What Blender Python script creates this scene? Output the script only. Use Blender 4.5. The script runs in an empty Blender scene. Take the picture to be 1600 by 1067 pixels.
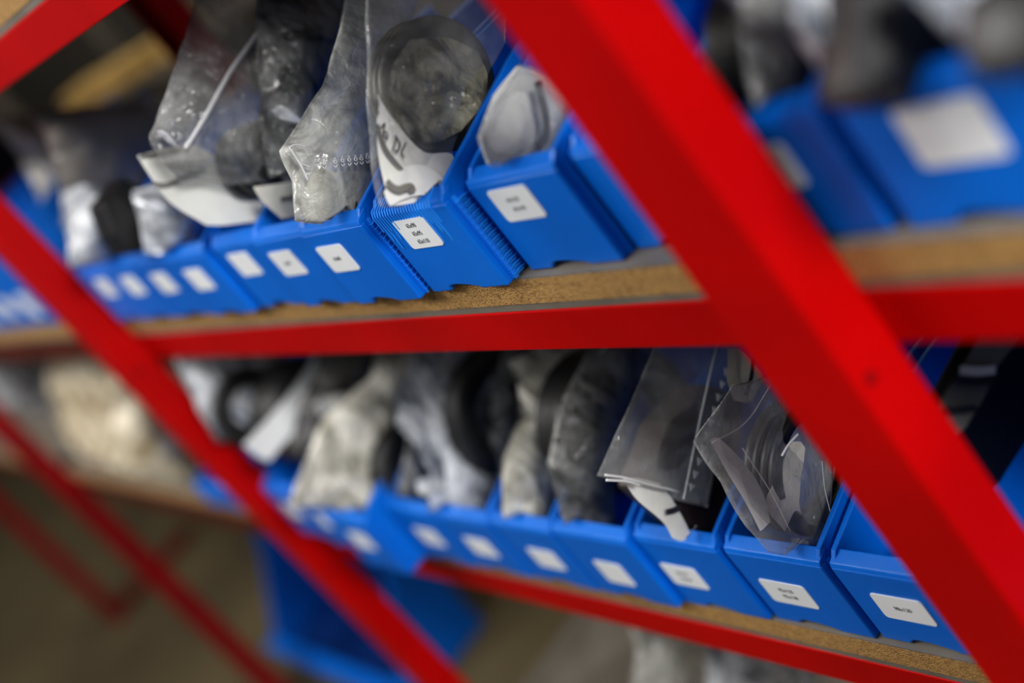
import bpy, bmesh, math, random
from mathutils import Vector, Matrix, noise
K = 0.40                      # metres per layout unit (distance from lens to rack front = 1 unit)
C = bpy.context.scene.collection
# ------------------------------------------------------------------ camera solve (vanishing points measured on the photograph)
F = 2200.0; PPX, PPY = 800.0, 533.5
aX = Vector((-615 - PPX, 576 - PPY, F)).normalized()
aZ = Vector((4348 - PPX, 4845 - PPY, F)).normalized(); aZ = (aZ - aX * aX.dot(aZ)).normalized()
aY = aX.cross(aZ)
if aY.z < 0: aY = -aY
WX, WY, WZ = -aX, aY, -aZ      # world axes seen in camera (right, down, forward)
CAM = Vector((0, -1, 0.7807))
def ray(px, py):
    v = Vector((px - PPX, py - PPY, F))
    return Vector((WX.dot(v), WY.dot(v), WZ.dot(v)))
def onX(px, py, x):
    r = ray(px, py); return CAM + r * ((x - CAM.x) / r.x)
def onY(px, py, y):
    r = ray(px, py); return CAM + r * ((y - CAM.y) / r.y)
cam = bpy.data.cameras.new('camera'); co = bpy.data.objects.new('camera', cam); C.objects.link(co)
right = Vector((WX.x, WY.x, WZ.x)); up = -Vector((WX.y, WY.y, WZ.y)); fwd = Vector((WX.z, WY.z, WZ.z))
M = Matrix((right, up, -fwd)).transposed().to_4x4(); M.translation = CAM * K
co.matrix_world = M
cam.sensor_width = 36; cam.lens = F / 1600 * 36
cam.clip_start = 0.01
cam.dof.use_dof = True; cam.dof.focus_distance = 2.43 * K; cam.dof.aperture_fstop = 1.75
bpy.context.scene.camera = co
# ------------------------------------------------------------------ materials
def nm(name):
    m = bpy.data.materials.new(name); m.use_nodes = True
    nt = m.node_tree; b = nt.nodes['Principled BSDF']; return m, nt, b
def nd(nt, t, **k):
    n = nt.nodes.new(t)
    for a, v in k.items():
        if a in n.inputs.keys() if hasattr(n.inputs, 'keys') else False: n.inputs[a].default_value = v
        else: setattr(n, a, v)
    return n
def mottled(name, c1, c2, scale, rough=.5, bump=0, bscale=None, detail=4, spec=.5, pos=(.35, .65), stretch=None, metal=0, coat=0):
    m, nt, b = nm(name)
    tc = nt.nodes.new('ShaderNodeTexCoord'); src = tc.outputs['Object']
    if stretch:
        mp = nt.nodes.new('ShaderNodeMapping'); mp.inputs['Scale'].default_value = stretch
        nt.links.new(src, mp.inputs[0]); src = mp.outputs[0]
    n = nt.nodes.new('ShaderNodeTexNoise'); n.inputs['Scale'].default_value = scale; n.inputs['Detail'].default_value = detail
    nt.links.new(src, n.inputs['Vector'])
    r = nt.nodes.new('ShaderNodeValToRGB'); r.color_ramp.elements[0].position = pos[0]; r.color_ramp.elements[1].position = pos[1]
    r.color_ramp.elements[0].color = (*c1, 1); r.color_ramp.elements[1].color = (*c2, 1)
    nt.links.new(n.outputs['Fac'], r.inputs[0]); nt.links.new(r.outputs[0], b.inputs['Base Color'])
    b.inputs['Roughness'].default_value = rough; b.inputs['Specular IOR Level'].default_value = spec
    b.inputs['Metallic'].default_value = metal; b.inputs['Coat Weight'].default_value = coat
    if bump:
        n2 = nt.nodes.new('ShaderNodeTexNoise'); n2.inputs['Scale'].default_value = bscale or scale; n2.inputs['Detail'].default_value = 5
        nt.links.new(src, n2.inputs['Vector'])
        bp = nt.nodes.new('ShaderNodeBump'); bp.inputs['Strength'].default_value = bump; bp.inputs['Distance'].default_value = .002
        nt.links.new(n2.outputs['Fac'], bp.inputs['Height']); nt.links.new(bp.outputs[0], b.inputs['Normal'])
    return m
def film(name, tint, veil, crease, col, rough=.18, bscale=5, strength=.35, spec=.5, ridge=.35, fold_col=None, cs=16):
    """clear polythene: part see-through, part milky, glossy where it creases"""
    m, nt, b = nm(name); bscale *= 9
    L = nt.links
    tc = nt.nodes.new('ShaderNodeTexCoord')
    n = nt.nodes.new('ShaderNodeTexNoise'); n.inputs['Scale'].default_value = bscale; n.inputs['Detail'].default_value = 3; n.inputs['Distortion'].default_value = 1.2
    L.new(tc.outputs['Object'], n.inputs['Vector'])
    vo = nt.nodes.new('ShaderNodeTexVoronoi'); vo.feature = 'DISTANCE_TO_EDGE'; vo.inputs['Scale'].default_value = bscale * 1.6
    mx = nt.nodes.new('ShaderNodeMixRGB'); mx.inputs[0].default_value = .02
    L.new(tc.outputs['Object'], mx.inputs[1]); L.new(n.outputs['Color'], mx.inputs[2]); L.new(mx.outputs[0], vo.inputs['Vector'])
    vr = nt.nodes.new('ShaderNodeMapRange'); vr.inputs[1].default_value = 0; vr.inputs[2].default_value = .12
    L.new(vo.outputs['Distance'], vr.inputs[0])
    rg = nt.nodes.new('ShaderNodeTexNoise'); rg.noise_type = 'RIDGED_MULTIFRACTAL'; rg.inputs['Scale'].default_value = bscale * 2.4; rg.inputs['Detail'].default_value = 3; rg.inputs['Roughness'].default_value = .45
    L.new(tc.outputs['Object'], rg.inputs['Vector'])
    a0 = nt.nodes.new('ShaderNodeMath'); a0.operation = 'MULTIPLY_ADD'; a0.inputs[1].default_value = .12; L.new(vr.outputs[0], a0.inputs[0]); L.new(n.outputs['Fac'], a0.inputs[2])
    ad = nt.nodes.new('ShaderNodeMath'); ad.operation = 'MULTIPLY_ADD'; ad.inputs[1].default_value = ridge; L.new(rg.outputs['Fac'], ad.inputs[0]); L.new(a0.outputs[0], ad.inputs[2])
    bp = nt.nodes.new('ShaderNodeBump'); bp.inputs['Strength'].default_value = strength; bp.inputs['Distance'].default_value = .004
    L.new(ad.outputs[0], bp.inputs['Height']); L.new(bp.outputs[0], b.inputs['Normal'])
    b.inputs['Base Color'].default_value = (*col, 1); b.inputs['Roughness'].default_value = rough
    if fold_col:  # dark folds and bright highlights of crumpled film put into the base colour
        mp = nt.nodes.new('ShaderNodeMapping'); mp.inputs['Scale'].default_value = (1, 1.5, .8); mp.inputs['Rotation'].default_value = (.6, 0, 0); L.new(tc.outputs['Object'], mp.inputs[0])
        cn = nt.nodes.new('ShaderNodeTexNoise'); cn.inputs['Scale'].default_value = cs; cn.inputs['Detail'].default_value = 5; cn.inputs['Roughness'].default_value = .62; cn.inputs['Distortion'].default_value = 2.2
        L.new(mp.outputs[0], cn.inputs['Vector'])
        cr_ = nt.nodes.new('ShaderNodeValToRGB'); cr_.color_ramp.elements[0].position = .36; cr_.color_ramp.elements[1].position = .58
        cr_.color_ramp.elements[0].color = (*fold_col, 1); cr_.color_ramp.elements[1].color = (*col, 1); L.new(cn.outputs['Fac'], cr_.inputs[0]); L.new(cr_.outputs[0], b.inputs['Base Color'])
    b.inputs['Specular IOR Level'].default_value = spec; b.inputs['Coat Weight'].default_value = .6; b.inputs['Coat Roughness'].default_value = .08
    L.new(bp.outputs[0], b.inputs['Coat Normal'])
    lw = nt.nodes.new('ShaderNodeLayerWeight'); lw.inputs[0].default_value = .35; L.new(bp.outputs[0], lw.inputs['Normal'])
    n3 = nt.nodes.new('ShaderNodeTexNoise'); n3.inputs['Scale'].default_value = 26; n3.inputs['Detail'].default_value = 5; n3.inputs['Distortion'].default_value = 1.5
    L.new(tc.outputs['Object'], n3.inputs['Vector'])
    r3 = nt.nodes.new('ShaderNodeMapRange'); r3.inputs[1].default_value = .4; r3.inputs[2].default_value = .75; r3.inputs[3].default_value = veil; r3.inputs[4].default_value = min(1, veil + crease)
    L.new(n3.outputs['Fac'], r3.inputs[0])
    f2 = nt.nodes.new('ShaderNodeMath'); f2.operation = 'MULTIPLY_ADD'; f2.inputs[1].default_value = .38; f2.use_clamp = True
    L.new(lw.outputs['Facing'], f2.inputs[0]); L.new(r3.outputs[0], f2.inputs[2])
    tr = nt.nodes.new('ShaderNodeBsdfTransparent'); tr.inputs[0].default_value = (*tint, 1)
    ms = nt.nodes.new('ShaderNodeMixShader'); L.new(f2.outputs[0], ms.inputs[0]); L.new(tr.outputs[0], ms.inputs[1]); L.new(b.outputs[0], ms.inputs[2])
    L.new(ms.outputs[0], nt.nodes['Material Output'].inputs['Surface'])
    return m
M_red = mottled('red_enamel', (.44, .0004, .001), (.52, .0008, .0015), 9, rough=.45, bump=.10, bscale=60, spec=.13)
M_reddark = mottled('red_enamel_dark', (.16, .001, .002), (.24, .002, .004), 9, rough=.5, spec=.2)  # darker red for the farthest upright, its low brace and the bolts
M_redmid = mottled('red_enamel_mid', (.20, .001, .004), (.28, .002, .006), 9, rough=.45, spec=.15)  # mid-dark red for the next-to-farthest upright
M_beamfar = mottled('far_beam_brown_red', (.085, .016, .008), (.13, .026, .012), 9, rough=.5, spec=.15)  # darker, browner red for the beams of the far bays
M_blue = mottled('blue_pla', (.0004, .145, .60), (.0008, .17, .68), 6, rough=.40, bump=.15, bscale=90, spec=.30)
M_blueriblit = mottled('blue_pla_rib_lit', (.02, .27, .85), (.03, .32, .9), 6, rough=.35, spec=.5)  # lighter copy of the bin blue: shine on the ribs put into the colour
M_blueshade = mottled('blue_inner_shade', (.0005, .02, .12), (.001, .03, .16), 3, rough=.4)  # very dark blue: shade inside the big bin put into the colour
M_lam = mottled('laminate', (.17, .15, .125), (.23, .205, .17), 20, rough=.5)
M_sticker = mottled('sticker_paper', (.78, .79, .80), (.84, .85, .86), 8, rough=.6)
M_ink = mottled('ink', (.015, .015, .02), (.03, .03, .035), 30, rough=.6)
M_inkgrey = mottled('grey_ink', (.15, .145, .13), (.24, .23, .20), 12, rough=.7)
M_rubber = mottled('black_rubber', (.012, .012, .013), (.03, .029, .028), 25, rough=.42, bump=.2, bscale=50)
M_olive = mottled('olive_mottled_rubber', (.022, .021, .018), (.13, .125, .10), 22, rough=.4, bump=.3, bscale=30, detail=2, pos=(.44, .56))  # black rubber mottled with paler olive grey
M_brownrub = mottled('brown_rubber', (.035, .022, .020), (.06, .04, .036), 14, rough=.45, bump=.2)
M_paper = mottled('paper', (.66, .66, .61), (.76, .76, .72), 10, rough=.75, bump=.4, bscale=30)
M_cream = mottled('cream_paper', (.58, .56, .46), (.72, .70, .62), 10, rough=.7, bump=.4, bscale=30)
M_black = mottled('black_card', (.002, .002, .0025), (.006, .006, .007), 10, rough=.35)
M_tan = mottled('cardboard', (.32, .20, .055), (.42, .28, .09), 6, rough=.8)
M_foil = mottled('foil', (.30, .31, .34), (.97, .98, 1.0), 55, rough=.2, bump=1.0, bscale=60, metal=.3)
M_floor = mottled('concrete_floor', (.060, .044, .020), (.110, .084, .038), 2.2, rough=.8, bump=.2, detail=6)
M_wall = mottled('back_wall', (.075, .062, .045), (.105, .09, .068), 1.5, rough=.9)
M_ceil = mottled('ceiling_paint', (.25, .25, .24), (.3, .3, .29), 2, rough=.9)
F_clear = film('clear_film', (.91, .91, .91), .10, .22, (.70, .71, .70), strength=.55, ridge=.3)
F_fog = film('foggy_film', (.88, .88, .86), .34, .34, (.84, .84, .78), bscale=5, fold_col=(.36, .36, .33), rough=.28, strength=.5)
F_milk = film('milky_film', (.8, .8, .76), .70, .30, (.95, .92, .82), bscale=7, fold_col=(.24, .22, .16), rough=.3, strength=.9, ridge=.6)
F_white = film('white_film', (.85, .86, .9), .50, .45, (.95, .97, 1.0), bscale=6, fold_col=(.10, .12, .15), rough=.22, strength=.9, ridge=.6)
F_smoke = film('smoky_film', (.6, .6, .6), .42, .30, (.36, .36, .35), bscale=6, fold_col=(.05, .05, .05), rough=.2, strength=.7, ridge=.5)
F_haze = film('hazy_film', (.75, .72, .68), .55, .25, (.34, .31, .28), bscale=5, rough=.35, strength=.5)
F_zipbag = film('zip_bag_film', (.88, .88, .88), .15, .26, (.62, .62, .60), strength=.6, ridge=.4, fold_col=(.26, .26, .26), cs=9)
F_olive = film('olive_film', (.7, .7, .6), .45, .45, (.42, .40, .29), strength=1, ridge=.6, fold_col=(.03, .03, .025), cs=20)
F_beige = film('beige_film', (.8, .75, .6), .75, .2, (.95, .86, .66), bscale=5, strength=.9, ridge=.6, fold_col=(.34, .26, .14), cs=9)
F_front = film('front_bag_film', (.95, .95, .95), .05, .14, (.70, .71, .70), strength=.55, ridge=.3)
F_zip = film('zip_plastic', (.9, .9, .9), .55, .2, (.8, .8, .8), strength=.1)
def particle_mat():
    m, nt, b = nm('particleboard'); L = nt.links
    tc = nt.nodes.new('ShaderNodeTexCoord'); v = nt.nodes.new('ShaderNodeTexVoronoi'); v.inputs['Scale'].default_value = 900
    mp = nt.nodes.new('ShaderNodeMapping'); mp.inputs['Scale'].default_value = (.55, 1, 1.2); L.new(tc.outputs['Object'], mp.inputs[0]); L.new(mp.outputs[0], v.inputs['Vector'])
    r = nt.nodes.new('ShaderNodeValToRGB'); e = r.color_ramp.elements
    e[0].color = (.22, .115, .036, 1); e[0].position = .0; e[1].color = (.52, .31, .11, 1); e[1].position = .75
    x = e.new(.3); x.color = (.40, .23, .08, 1)
    sp = nt.nodes.new('ShaderNodeSeparateColor'); L.new(v.outputs['Color'], sp.inputs[0]); L.new(sp.outputs[0], r.inputs[0]); L.new(r.outputs[0], b.inputs['Base Color'])
    b.inputs['Roughness'].default_value = .85
    bp = nt.nodes.new('ShaderNodeBump'); bp.inputs['Strength'].default_value = .7; bp.inputs['Distance'].default_value = .001
    L.new(v.outputs['Distance'], bp.inputs['Height']); L.new(bp.outputs[0], b.inputs['Normal'])
    return m
M_pb = particle_mat()
# ------------------------------------------------------------------ object helpers
def ob(name, bm, mat, parent=None, smooth=False, bevel=0, seg=2, angle=40):
    me = bpy.data.meshes.new(name)
    bmesh.ops.recalc_face_normals(bm, faces=bm.faces)
    if smooth:
        for f in bm.faces: f.smooth = True
    bm.to_mesh(me); bm.free()
    o = bpy.data.objects.new(name, me); C.objects.link(o)
    me.materials.append(mat)
    if bevel:
        b = o.modifiers.new('edge', 'BEVEL'); b.width = bevel; b.segments = seg; b.limit_method = 'ANGLE'; b.angle_limit = math.radians(angle)
    if parent is not None:
        o.parent = parent; o.matrix_parent_inverse = Matrix.Translation(-parent.location)
    return o
def tag(o, label, cat, group=None):
    o['label'] = label; o['category'] = cat
    if group: o['group'] = group
    return o
def thing(name, loc, label, cat, group=None):
    o = bpy.data.objects.new(name, None); C.objects.link(o); o.location = Vector(loc) * K; o.empty_display_size = .02
    return tag(o, label, cat, group)
def struct(o):
    o['kind'] = 'structure'; return o
def box(bm, x0, x1, y0, y1, z0, z1):
    vs = [bm.verts.new(Vector((x, y, z)) * K) for x in (x0, x1) for y in (y0, y1) for z in (z0, z1)]
    for f in ((0, 1, 3, 2), (4, 6, 7, 5), (0, 4, 5, 1), (2, 3, 7, 6), (0, 2, 6, 4), (1, 5, 7, 3)): bm.faces.new([vs[i] for i in f])
def prism(bm, pts, axis, a, b):
    """polygon given in the two other axes, extruded along axis from a to b"""
    def P(p, t):
        if axis == 'x': return Vector((t, p[0], p[1])) * K
        if axis == 'y': return Vector((p[0], t, p[1])) * K
        return Vector((p[0], p[1], t)) * K
    A = [bm.verts.new(P(p, a)) for p in pts]; B = [bm.verts.new(P(p, b)) for p in pts]
    bm.faces.new(A); bm.faces.new(B[::-1]); n = len(pts)
    for i in range(n): bm.faces.new((A[i], A[(i + 1) % n], B[(i + 1) % n], B[i]))
def tube(bm, pts, r, n=6):
    """pts in layout units"""
    prev = None
    for i, p in enumerate(pts):
        a = pts[max(i - 1, 0)]; b = pts[min(i + 1, len(pts) - 1)]
        t = (Vector(b) - Vector(a)).normalized(); u = t.orthogonal().normalized()
        if prev: 
            u = (pu - t * pu.dot(t)).normalized()
        w = t.cross(u); pu = u
        ring = [bm.verts.new((Vector(p) + (u * math.cos(q) + w * math.sin(q)) * r) * K) for q in [2 * math.pi * k / n for k in range(n)]]
        if prev:
            for k in range(n): bm.faces.new((prev[k], prev[(k + 1) % n], ring[(k + 1) % n], ring[k]))
        else: bm.faces.new(ring[::-1])
        prev = ring
    bm.faces.new(prev)
def cr(p0, p1, p2, p3, t):
    return .5 * ((2 * p1) + (-p0 + p2) * t + (2 * p0 - 5 * p1 + 4 * p2 - p3) * t * t + (-p0 + 3 * p1 - 3 * p2 + p3) * t ** 3)
def spline(pts, n, lin=0):
    out = []; m = len(pts)
    g = lambda i: pts[i] if 0 <= i < m else (2 * pts[0] - pts[1] if i < 0 else 2 * pts[-1] - pts[-2])
    for k in range(n + 1):
        s = k / n * (m - 1); i = min(int(s), m - 2); a = cr(g(i - 1), g(i), g(i + 1), g(i + 2), s - i); out.append(a * (1 - lin) + (g(i) * (1 - s + i) + g(i + 1) * (s - i)) * lin)
    return out
def surf(rows, x, nu, nv, lin=0):
    """rows of picture points laid on the plane x (or (px,py,x)), as a smooth net of world points"""
    R = [[onX(p[0], p[1], p[2] if len(p) > 2 else x) for p in r] for r in rows]
    R = [spline(r, nu, lin) for r in R]
    cols = [spline([r[j] for r in R], nv, lin) for j in range(nu + 1)]
    return [[cols[j][i] for j in range(nu + 1)] for i in range(nv + 1)]
BINS = []
def fit(p, x):
    """keep a bag inside the walls, floor and lip of the bin it stands in"""
    for (a, b_, yf, zb, h, D) in BINS:
        if a < x < b_ and zb - .02 < p.z < zb + h + .12 and yf - .12 < p.y < yf + D + .1:
            t = (p.y - yf) / .26; rim = zb + h + .004 + .066 * min(max(t, 0), 1.15)
            q = p.copy()
            if p.z < zb + h + .006: q.y = min(max(p.y, yf + .038), yf + D - .03)
            if p.z < rim + .004: q.x = min(max(p.x, a + .020), b_ - .020)
            q.z = max(p.z, zb + .018)
            return q
    return p
def crump(p, seed, amp, fr):
    q = p * fr + Vector((seed * 7.3, seed * 3.1, seed * 1.7))
    d, _ = noise.voronoi(q)
    a = min(d[1] - d[0], .7)
    b = noise.noise(q * .5)
    # long straight folds, as pulled film makes
    f = 0
    for k in range(3):
        u = math.sin(seed * 1.3 + k * 2.1); v = math.cos(seed * 1.3 + k * 2.1)
        t = (p.y * u + p.z * v) * fr * (.55 + .35 * k) + noise.noise(p * 4) * 1.2 + seed
        f += abs((t % 2) - 1) ** 1.5 * (.8 - .2 * k)
    return amp * (a * .7 + b * 1.2 + f * .55 - .6)
def sheet(name, rows, x, mat, parent=None, amp=.008, fr=14, seed=1, nu=44, nv=44, edge=.35):
    g = surf(rows, x, nu, nv); bm = bmesh.new(); V = []; r0 = g[nv // 2][nu // 2].x
    for i, r in enumerate(g):
        row = []
        for j, p in enumerate(r):
            row.append(bm.verts.new(fit(p + Vector((1, -.35, .15)) * crump(p, seed, amp, fr), r0) * K))
        V.append(row)
    for i in range(nv):
        for j in range(nu): bm.faces.new((V[i][j], V[i][j + 1], V[i + 1][j + 1], V[i + 1][j]))
    return ob(name, bm, mat, parent, smooth=True)
def pouch(name, rows, x, mat, thick=.06, amp=.012, fr=9, seed=1, nu=48, nv=48, parent=None, jag=.008, sharp=.75, lin=.8):
    g = surf(rows, x, nu, nv, lin); bm = bmesh.new(); S = []; r0 = g[nv // 2][nu // 2].x
    for s in (1, -1):
        V = []
        for i, r in enumerate(g):
            row = []
            for j, p in enumerate(r):
                u, v = j / nu, i / nv
                w = (math.sin(math.pi * u) * math.sin(math.pi * v)) ** sharp
                on = i in (0, nv) or j in (0, nu)
                jit = Vector((0, noise.noise(p * 16 + Vector((seed, 0, 3))), noise.noise(p * 16 + Vector((0, seed, 9))))) * jag
                q = p + jit + Vector((-.5 * thick + s * thick * .5 * w, 0, 0))
                q += Vector((1, -.4, .2)) * (crump(p + Vector((s * 3, 0, 0)), seed, amp, fr) * (1 if on is False else .5) if not on else crump(p, seed, amp, fr) * .6)
                if on and s == -1: row.append(S[0][i][j])
                else: row.append(bm.verts.new(fit(q, r0) * K))
            V.append(row)
        S.append(V)
        for i in range(nv):
            for j in range(nu):
                f = (V[i][j], V[i][j + 1], V[i + 1][j + 1], V[i + 1][j])
                try: bm.faces.new(f if s == 1 else f[::-1])
                except ValueError: pass
    return ob(name, bm, mat, parent, smooth=True)
def ribbon(name, path, x, w, mat, parent, n=24, off=.003):
    """narrow strip lying on the plane x along picture points"""
    P = spline([onX(a, b, x) for a, b in path], n); bm = bmesh.new(); prev = None
    for i, p in enumerate(P):
        t = (P[min(i + 1, n)] - P[max(i - 1, 0)]).normalized(); s = Vector((1, 0, 0)).cross(t).normalized()
        ww = w * (1 + .25 * noise.noise(p * 20))
        a = bm.verts.new((p + s * ww * .5 + Vector((off, 0, 0))) * K); b = bm.verts.new((p - s * ww * .5 + Vector((off, 0, 0))) * K)
        if prev: bm.faces.new((prev[0], a, b, prev[1]))
        prev = (a, b)
    return ob(name, bm, mat, parent)
def stroke(name, paths, x, r, mat, parent):
    bm = bmesh.new()
    for p in paths:
        tube(bm, spline([onX(a, b, x) for a, b in p], 14) if len(p) > 2 else [onX(a, b, x) for a, b in p], r, 5)
    return ob(name, bm, mat, parent, smooth=True)
# ------------------------------------------------------------------ the room
FZ = -2.64
b = bmesh.new(); box(b, -24, 3, -5, 5, FZ - .1, FZ); struct(ob('floor', b, M_floor))
b = bmesh.new(); box(b, -24, 3, 5, 5.1, FZ - .1, 6); struct(ob('wall_back', b, M_wall))
b = bmesh.new(); box(b, -24.1, -24, -5, 5, FZ - .1, 6); struct(ob('wall_left', b, M_wall))
# ------------------------------------------------------------------ the red rack
UD = .0956; DEP = .72; SH = [.864, 0.0, -.885]         # upright depth, rack depth, shelf tops
UX = [-9.87, -6.98, -4.09, -1.23, 1.60]
rack = thing('shelving_rack', (-4.09, 0, FZ), 'red enamelled steel shelving rack carrying the rows of blue bins', 'rack')
t = .013
for ux in UX:
    b = bmesh.new(); x0 = ux - .156
    prism(b, [(x0, -UD), (ux, -UD), (ux, 0), (ux - t, 0), (ux - t, -UD + t), (x0 + t, -UD + t), (x0 + t, 0), (x0, 0)], 'z', FZ, 2.3)
    MU = M_reddark if ux < -8 else (M_redmid if ux < -5 else M_red)
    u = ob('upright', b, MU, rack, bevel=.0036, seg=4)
    b = bmesh.new()
    prism(b, [(x0, DEP + UD), (ux, DEP + UD), (ux, DEP), (ux - t, DEP), (ux - t, DEP + UD - t), (x0 + t, DEP + UD - t), (x0 + t, DEP), (x0, DEP)], 'z', -1.05, 2.3)
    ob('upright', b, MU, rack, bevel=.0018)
    for z in ((FZ + .03, 1.5) if ux < -8 else (1.5,)):
        b = bmesh.new(); box(b, ux - .10, ux - .06, 0, DEP, z, z + .05); ob('side_brace', b, M_reddark if z < -2 else M_red, rack)
    for z in (-.125, -1.01, .75):
        for k in range(2):
            bb = bmesh.new()
            cy = -.07 + k * .035
            bmesh.ops.create_cone(bb, cap_ends=True, segments=12, radius1=.010 * K, radius2=.008 * K, depth=.005 * K,
                                  matrix=Matrix.Translation(Vector((ux + .002, cy, z - .03 + k * .03)) * K) @ Matrix.Rotation(math.pi / 2, 4, 'Y'))
            if k == 0: ob('bolt', bb, M_reddark, u, smooth=False)
            else: bb.free()
for i in range(len(UX) - 1):
    xa, xb = UX[i] - .156, UX[i + 1] - .002
    for z in SH + [-1.95]:
        if z == -1.95 and i != 2: continue
        for (ya, yb, s) in ((0, .014, 1), (DEP - .014, DEP, -1)):
            b = bmesh.new()
            zt = z - .0725
            if s == 1: prism(b, [(ya, zt), (ya, zt - .09), (ya + .014, zt - .09), (ya + .014, zt - .014), (ya + .09, zt - .014), (ya + .09, zt)], 'x', xa + .002, xb)
            else: prism(b, [(yb, zt), (yb, zt - .09), (yb - .014, zt - .09), (yb - .014, zt - .014), (yb - .09, zt - .014), (yb - .09, zt)], 'x', xa + .002, xb)
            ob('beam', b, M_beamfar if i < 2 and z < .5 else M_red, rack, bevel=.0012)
# ------------------------------------------------------------------ particleboard shelves
names = {0: 'upper', 1: 'middle', 2: 'lower', 3: 'bottom'}
def board(i, z, lab, x0, x1):
    o = thing('shelf_board', ((x0 + x1) / 2, DEP / 2, z), lab, 'shelf', 'particleboard shelf panels')
    bm = bmesh.new()
    box(bm, x0, x1, .001, DEP - .002, z - .056, z - .004); ob('core', bm, M_pb, o)
    bm = bmesh.new(); box(bm, x0, x1, .0015, DEP - .002, z - .0038, z - .0004); ob('top_laminate', bm, M_lam, o)
    bm = bmesh.new(); box(bm, x0, x1, .0025, DEP - .002, z - .0715, z - .0562); ob('bottom_laminate', bm, M_lam, o)
BL = {(2, 1): 'tan particleboard shelf with speckled edge under the bin marked 65x90',
      (2, 2): 'tan particleboard shelf edge under the bin marked 95x125',
      (2, 0): 'particleboard shelf edge above the red beam in the top corner',
      (3, 1): 'particleboard shelf running on past the near red upright, under the big white label',
      (3, 2): 'particleboard shelf carrying the shaded bins past the near red upright',
      (3, 0): 'particleboard shelf above the bins past the near red upright',
      (1, 1): 'blurred shelf board level with the middle row, behind the second upright',
      (1, 2): 'blurred shelf board under the heap of cream bags behind the second upright',
      (1, 0): 'blurred shelf board of the far bay at the top',
      (0, 1): 'farthest blurred shelf board at middle height', (0, 2): 'farthest blurred shelf board at lower height', (0, 0): 'farthest blurred shelf board at top height'}
for i in range(len(UX) - 1):
    for j, z in enumerate(SH): board(j, z, BL[(i, j)], UX[i] - .12, UX[i + 1] - .125)
board(3, -1.95, 'low shelf board in the shade below the lower beam', UX[2] - .12, UX[3] - .125)
# ------------------------------------------------------------------ blue bins
def text_mesh(name, lines, x0, x1, y, zc, size, gap, parent):
    """printed lines on a front facing label"""
    first = None
    for i, s in enumerate(lines):
        cu = bpy.data.curves.new('lettering', 'FONT'); cu.body = s; cu.size = size * K; cu.align_x = 'CENTER'; cu.align_y = 'CENTER'; cu.extrude = .00005
        tmp = bpy.data.objects.new('tmp', cu); C.objects.link(tmp); bpy.context.view_layer.update()
        me = bpy.data.meshes.new_from_object(tmp.evaluated_get(bpy.context.evaluated_depsgraph_get()))
        bpy.data.objects.remove(tmp); bpy.data.curves.remove(cu)
        z = zc + ((len(lines) - 1) / 2 - i) * gap
        me.transform(Matrix.Translation(Vector(((x0 + x1) / 2, y, z)) * K) @ Matrix.Rotation(math.pi / 2, 4, 'X'))
        bm = bmesh.new()
        if first: bm.from_mesh(first)
        bm.from_mesh(me); nmesh = bpy.data.meshes.new('lettering'); bm.to_mesh(nmesh); bm.free(); first = nmesh
    bm = bmesh.new(); bm.from_mesh(first)
    return ob(name, bm, M_ink, parent)
def rrect(x0, x1, z0, z1, r, n=4):
    out = []
    for cx, cz, a in ((x1 - r, z1 - r, 0), (x0 + r, z1 - r, 90), (x0 + r, z0 + r, 180), (x1 - r, z0 + r, 270)):
        for k in range(n + 1):
            q = math.radians(a + 90 * k / n); out.append((cx + r * math.cos(q), cz + r * math.sin(q)))
    return out
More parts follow.
